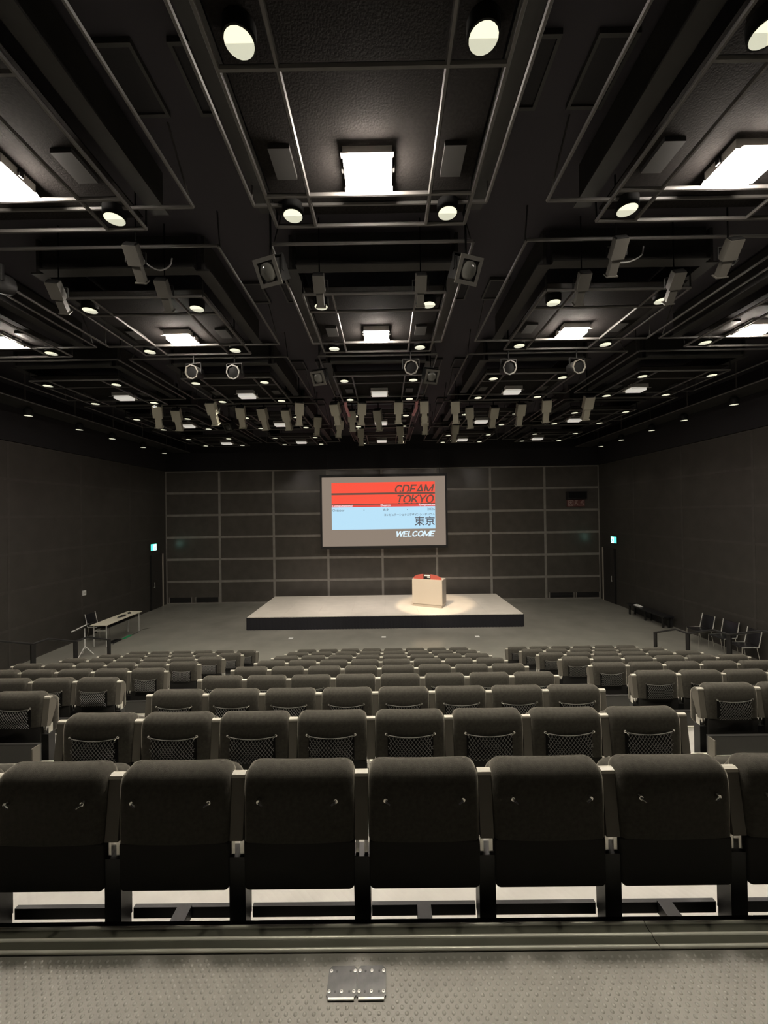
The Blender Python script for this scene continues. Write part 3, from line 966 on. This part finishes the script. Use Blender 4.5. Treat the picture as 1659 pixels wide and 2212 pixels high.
# house floods
def make_flood(lit):
    f = empty('house_flood')
    MB().box(-.21, .21, -.16, .16, .03, .14).build('housing', 'hood', f)
    MB().box(-.185, .185, -.12, .12, -.03, .03).build('lens', 'flood_lens' if lit else 'flood_off', f)
    MB().prism([(-.170, .002), (-.170, -.003), (-.240, -.023), (-.240, -.018)], -.22, 'x', .22).build('barn_door', 'hood', f)
    MB().prism([(.16, .035), (.155, .035), (.22, .0), (.225, .005)], -.22, 'x', .22).build('barn_door', 'hood', f)
    for s in (-1, 1):
        MB().box(s * .225 - .008, s * .225 + .008, -.02, .02, .04, .17).build('bracket', 'lantern_dark', f)
    return f
pl, po = make_flood(True), make_flood(False)
for r in range(0, 5):
    for c in range(-2, 3):
        x = XM + PX * c * (1 if abs(c) < 2 else .965); y = 3.37 + PY * r
        pr = project((x, y, ZL))
        if not (-80 < pr[0] < 1740): continue
        lit = r < 2
        place(pl if lit else po, (x, y, ZL - .01), '%s rectangular house flood, %s bay row from stage, %s column' % ('glowing white' if lit else 'faintly lit pale', bayrow(r), COLN[c]), 'floodlight', 'house floods in the bays')

# stage lanterns
def make_profile(body_mat='lantern'):
    p = empty('profile_spotlight')       # local: beam along +y
    MB().box(-.10, .10, -.24, .04, -.09, .09).prism([(-.1, -.09), (.1, -.09), (.1, .09), (-.1, .09)], .0399, 'y', .041).build('lamp_house', body_mat, p)
    MB().box(-.065, .065, .04, .28, -.065, .065).build('lens_tube', body_mat, p)
    MB().box(-.09, .09, .28, .295, -.09, .09).build('colour_frame', body_mat, p)
    MB().disc((0, 0, 0), .055, 14).xf(Matrix.Translation((0, .298, 0)) @ Matrix.Rotation(math.pi / 2, 4, 'X')).build('lens', 'glass', p)
    MB().box(-.085, .085, -.26, -.24, -.07, .07).build('rear_cap', 'lantern_dark', p)
    return p
def make_fresnel():
    p = empty('fresnel_spotlight')
    MB().box(-.11, .11, -.20, .06, -.11, .11).build('lamp_house', 'lantern_dark', p)
    m = MB()
    for a in ((-.14, -.10, -.14, .14), (.10, .14, -.14, .14), (-.10, .10, -.14, -.10), (-.10, .10, .10, .14)):
        m.box(a[0], a[1], .06, .08, a[2], a[3])
    m.build('colour_frame', 'lantern', p)
    MB().lathe([(.105, .0), (.09, .03), (.05, .045), (.01, .05)], 16).xf(Matrix.Translation((0, .045, 0)) @ Matrix.Rotation(-math.pi / 2, 4, 'X')).build('lens', 'glass', p)
    return p
def make_par():
    p = empty('round_spotlight')
    MB().lathe([(.05, -.22), (.10, -.18), (.115, -.05), (.115, .05)], 16).xf(Matrix.Rotation(-math.pi / 2, 4, 'X')).build('can', 'lantern_dark', p)
    MB().lathe([(.115, .05), (.135, .05), (.135, .075), (.115, .075), (.110, .06)], 8, caps=False).xf(Matrix.Rotation(-math.pi / 2, 4, 'X')).build('ring', 'lantern', p)
    MB().lathe([(.112, .052), (.05, .058), (.01, .060)], 14).xf(Matrix.Rotation(-math.pi / 2, 4, 'X')).build('lens', 'lens_black', p)
    return p
def place_lantern(p, x, y, z, yaw, tilt, lab, grp, w=.15, sc=1.0):
    o = place(p, (x, y, z), lab, 'spotlight', grp)
    o.rotation_euler = (tilt, 0, yaw)
    o.scale = (sc, sc, sc)
    # yoke and clamp hang from a stub pipe: upright in the room, so undo the body's turn
    inv = (Matrix.Rotation(yaw, 4, 'Z') @ Matrix.Rotation(tilt, 4, 'X')).inverted()
    for s in (-1, 1):
        MB().box(-.005 + s * w, .005 + s * w, -.018, .018, -.02, .16).xf(inv @ Matrix.Rotation(yaw, 4, 'Z')).build('yoke', 'lantern_dark', o)
    k = MB().box(-w, w, -.018, .018, .15, .165).tube([(0, 0, .16), (0, 0, (ZC - z) / sc)], .012, 6)
    k.xf(inv @ Matrix.Rotation(yaw, 4, 'Z')).build('clamp_stem', 'lantern_dark', o)
    return o
pp_, ppn, pfz, ppar = make_profile('lantern_lit'), make_profile(), make_fresnel(), make_par()
far = [(-3.88, 10.42), (-3.35, 10.67), (-2.72, 10.74), (-2.25, 10.16), (-2.02, 11.56), (-1.28, 10.22), (-1.40, 11.91), (-.92, 11.0), (-.60, 10.22), (-.17, 11.0), (-.81, 13.28), (-4.47, 10.01), (.38, 10.15), (.54, 13.0), (1.07, 10.19), (1.23, 11.59), (2.36, 12.91), (1.90, 10.22), (2.42, 10.85), (3.08, 10.84), (3.76, 10.63), (4.34, 10.29), (-6.05, 10.24), (-5.72, 10.6), (5.31, 10.04)]
far_s = sorted(far)
wash = bpy.data.lights.new('stage_wash', 'SPOT')
wash.energy = 500; wash.color = (1, .86, .76); wash.spot_size = math.radians(48); wash.spot_blend = .7; wash.shadow_soft_size = .06
WASH = {(-3.35, 10.67): -3.3, (-1.40, 11.91): -1.2, (1.23, 11.59): 1.2, (3.08, 10.84): 3.2}
for q, (x, y) in enumerate(far_s):
    if (x, y) in WASH:                    # these lanterns light the stage
        w_ = bpy.data.objects.new('stage_wash', wash); COL.objects.link(w_)
        a_ = Vector((x, y + .36, 6.40)); b_ = Vector((WASH[(x, y)], 15.5, .5))
        w_.location = a_; w_.rotation_euler = (b_ - a_).to_track_quat('-Z', 'Y').to_euler()
    lab = 'grey boxy profile spotlight aimed at the stage, %s of the far row counted from the table side' % (ORD[q + 1] if q + 1 < len(ORD) else ('%dth' % (q + 1)))
    lab = lab.replace(' aimed at the stage', '') if len(lab.split()) > 16 else lab
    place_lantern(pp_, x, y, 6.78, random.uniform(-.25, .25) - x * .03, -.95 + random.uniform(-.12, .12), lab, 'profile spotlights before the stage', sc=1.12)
near = [(-2.70, 4.19, 'beside the lit flood, table side'), (-4.08, 4.81, 'at the far table-side frame corner'), (-2.74, 4.81, 'at the near table-side frame corner'), (2.58, 4.22, 'beside the lit flood, chair side'), (3.85, 4.27, 'with a looped cable on the chair side'), (2.50, 4.81, 'at the near chair-side frame corner'), (3.66, 4.82, 'at the far chair-side frame corner'), (-.78, 4.76, 'on the centre frame, table-side end'), (.48, 4.79, 'on the centre frame, chair-side end')]
for x, y, t in near:
    place_lantern(ppn, x, y, 6.86, -x * .05, -.75, 'grey profile spotlight over the seats ' + t, 'profile spotlights over the seats', sc=.68)
for x, y, yaw, t in ((-1.25, 4.30, math.pi - .35, 'beside the centre bay, table side'), (.95, 4.33, math.pi + .35, 'beside the centre bay, chair side'), (-1.28, 7.64, math.pi - .3, 'second bay, table side of centre'), (.94, 7.66, math.pi + .3, 'second bay, chair side of centre'), (-4.76, 11.74, math.pi - .4, 'among the far spotlights')):
    place_lantern(pfz, x, y, 6.80, yaw, -.62, 'square-fronted spotlight facing the seats ' + t, 'square-fronted spotlights', .16)
for x, y, t in ((-2.76, 6.75, 'inner one on the table side'), (-3.50, 6.71, 'outer one on the table side'), (2.31, 6.75, 'inner one on the chair side'), (3.58, 6.76, 'outer one on the chair side'), (.50, 6.67, 'beside the centre flood'), (-4.35, 3.9, 'over the table-side block near the top platform')):
    place_lantern(ppar, x, y + .35, 6.72, math.pi + x * .05, -.2, 'round black spotlight with a pale front ring, ' + t, 'ring-fronted spotlights', .15)

# loose cables looping off the lanterns, and two pale pink cable sleeves on the centre frame
def cable(pts, lab, m='cable', r=.008):
    P = [Vector(p) for p in pts]; out = []
    for i in range(len(P) - 1):
        p0, p1, p2, p3 = P[max(0, i - 1)], P[i], P[i + 1], P[min(len(P) - 1, i + 2)]
        for q in range(6):
            t = q / 6
            out.append(.5 * ((2 * p1) + (p2 - p0) * t + (2 * p0 - 5 * p1 + 4 * p2 - p3) * t * t + (3 * p1 - p0 - 3 * p2 + p3) * t ** 3))
    out.append(P[-1])
    o = MB().tube(out, r, 6).build('hanging_cable', m)
    return tag(o, lab, 'cable', 'cables hanging under the ceiling')
cable([(-2.72, 4.32, 7.0), (-2.66, 4.36, 6.93), (-2.56, 4.40, 6.90), (-2.46, 4.42, 6.96), (-2.43, 4.42, 7.05)], 'thin grey cable looping from the spotlight by the table-side flood')
cable([(2.62, 4.4, 6.80), (2.74, 4.5, 6.95), (2.90, 4.5, 6.97), (3.04, 4.5, 7.04), (3.07, 4.5, 7.15)], 'thin grey cable looping from the spotlight by the chair-side flood')
cable([(3.85, 4.3, 7.0), (3.98, 4.4, 6.92), (4.06, 4.45, 6.88), (4.12, 4.45, 6.95), (4.05, 4.45, 7.06)], 'thin grey cable loop over the outer chair-side seats')
for x, t in ((-1.03, 'table'), (.87, 'chair')):
    cable([(x, 10.15, 7.04), (x + .01, 10.3, 6.93), (x + (.07 if x < 0 else -.07), 10.6, 6.78)], 'pale pink cable sleeve at the %s-side corner of the centre frame' % t, 'pink', .045)

# warm spotlight on the podium, from a profile lantern of the far row
psd = bpy.data.lights.new('podium_beam', 'SPOT')
psd.energy = 1700; psd.color = (1, .74, .47); psd.spot_size = math.radians(25); psd.spot_blend = .35; psd.shadow_soft_size = .05
src = Vector((.1, 11.32, 6.55)); tgt = Vector((1.75, 14.95, .75))
ps = bpy.data.objects.new('podium_beam', psd); COL.objects.link(ps)
ps.location = src; ps.rotation_euler = (tgt - src).to_track_quat('-Z', 'Y').to_euler()
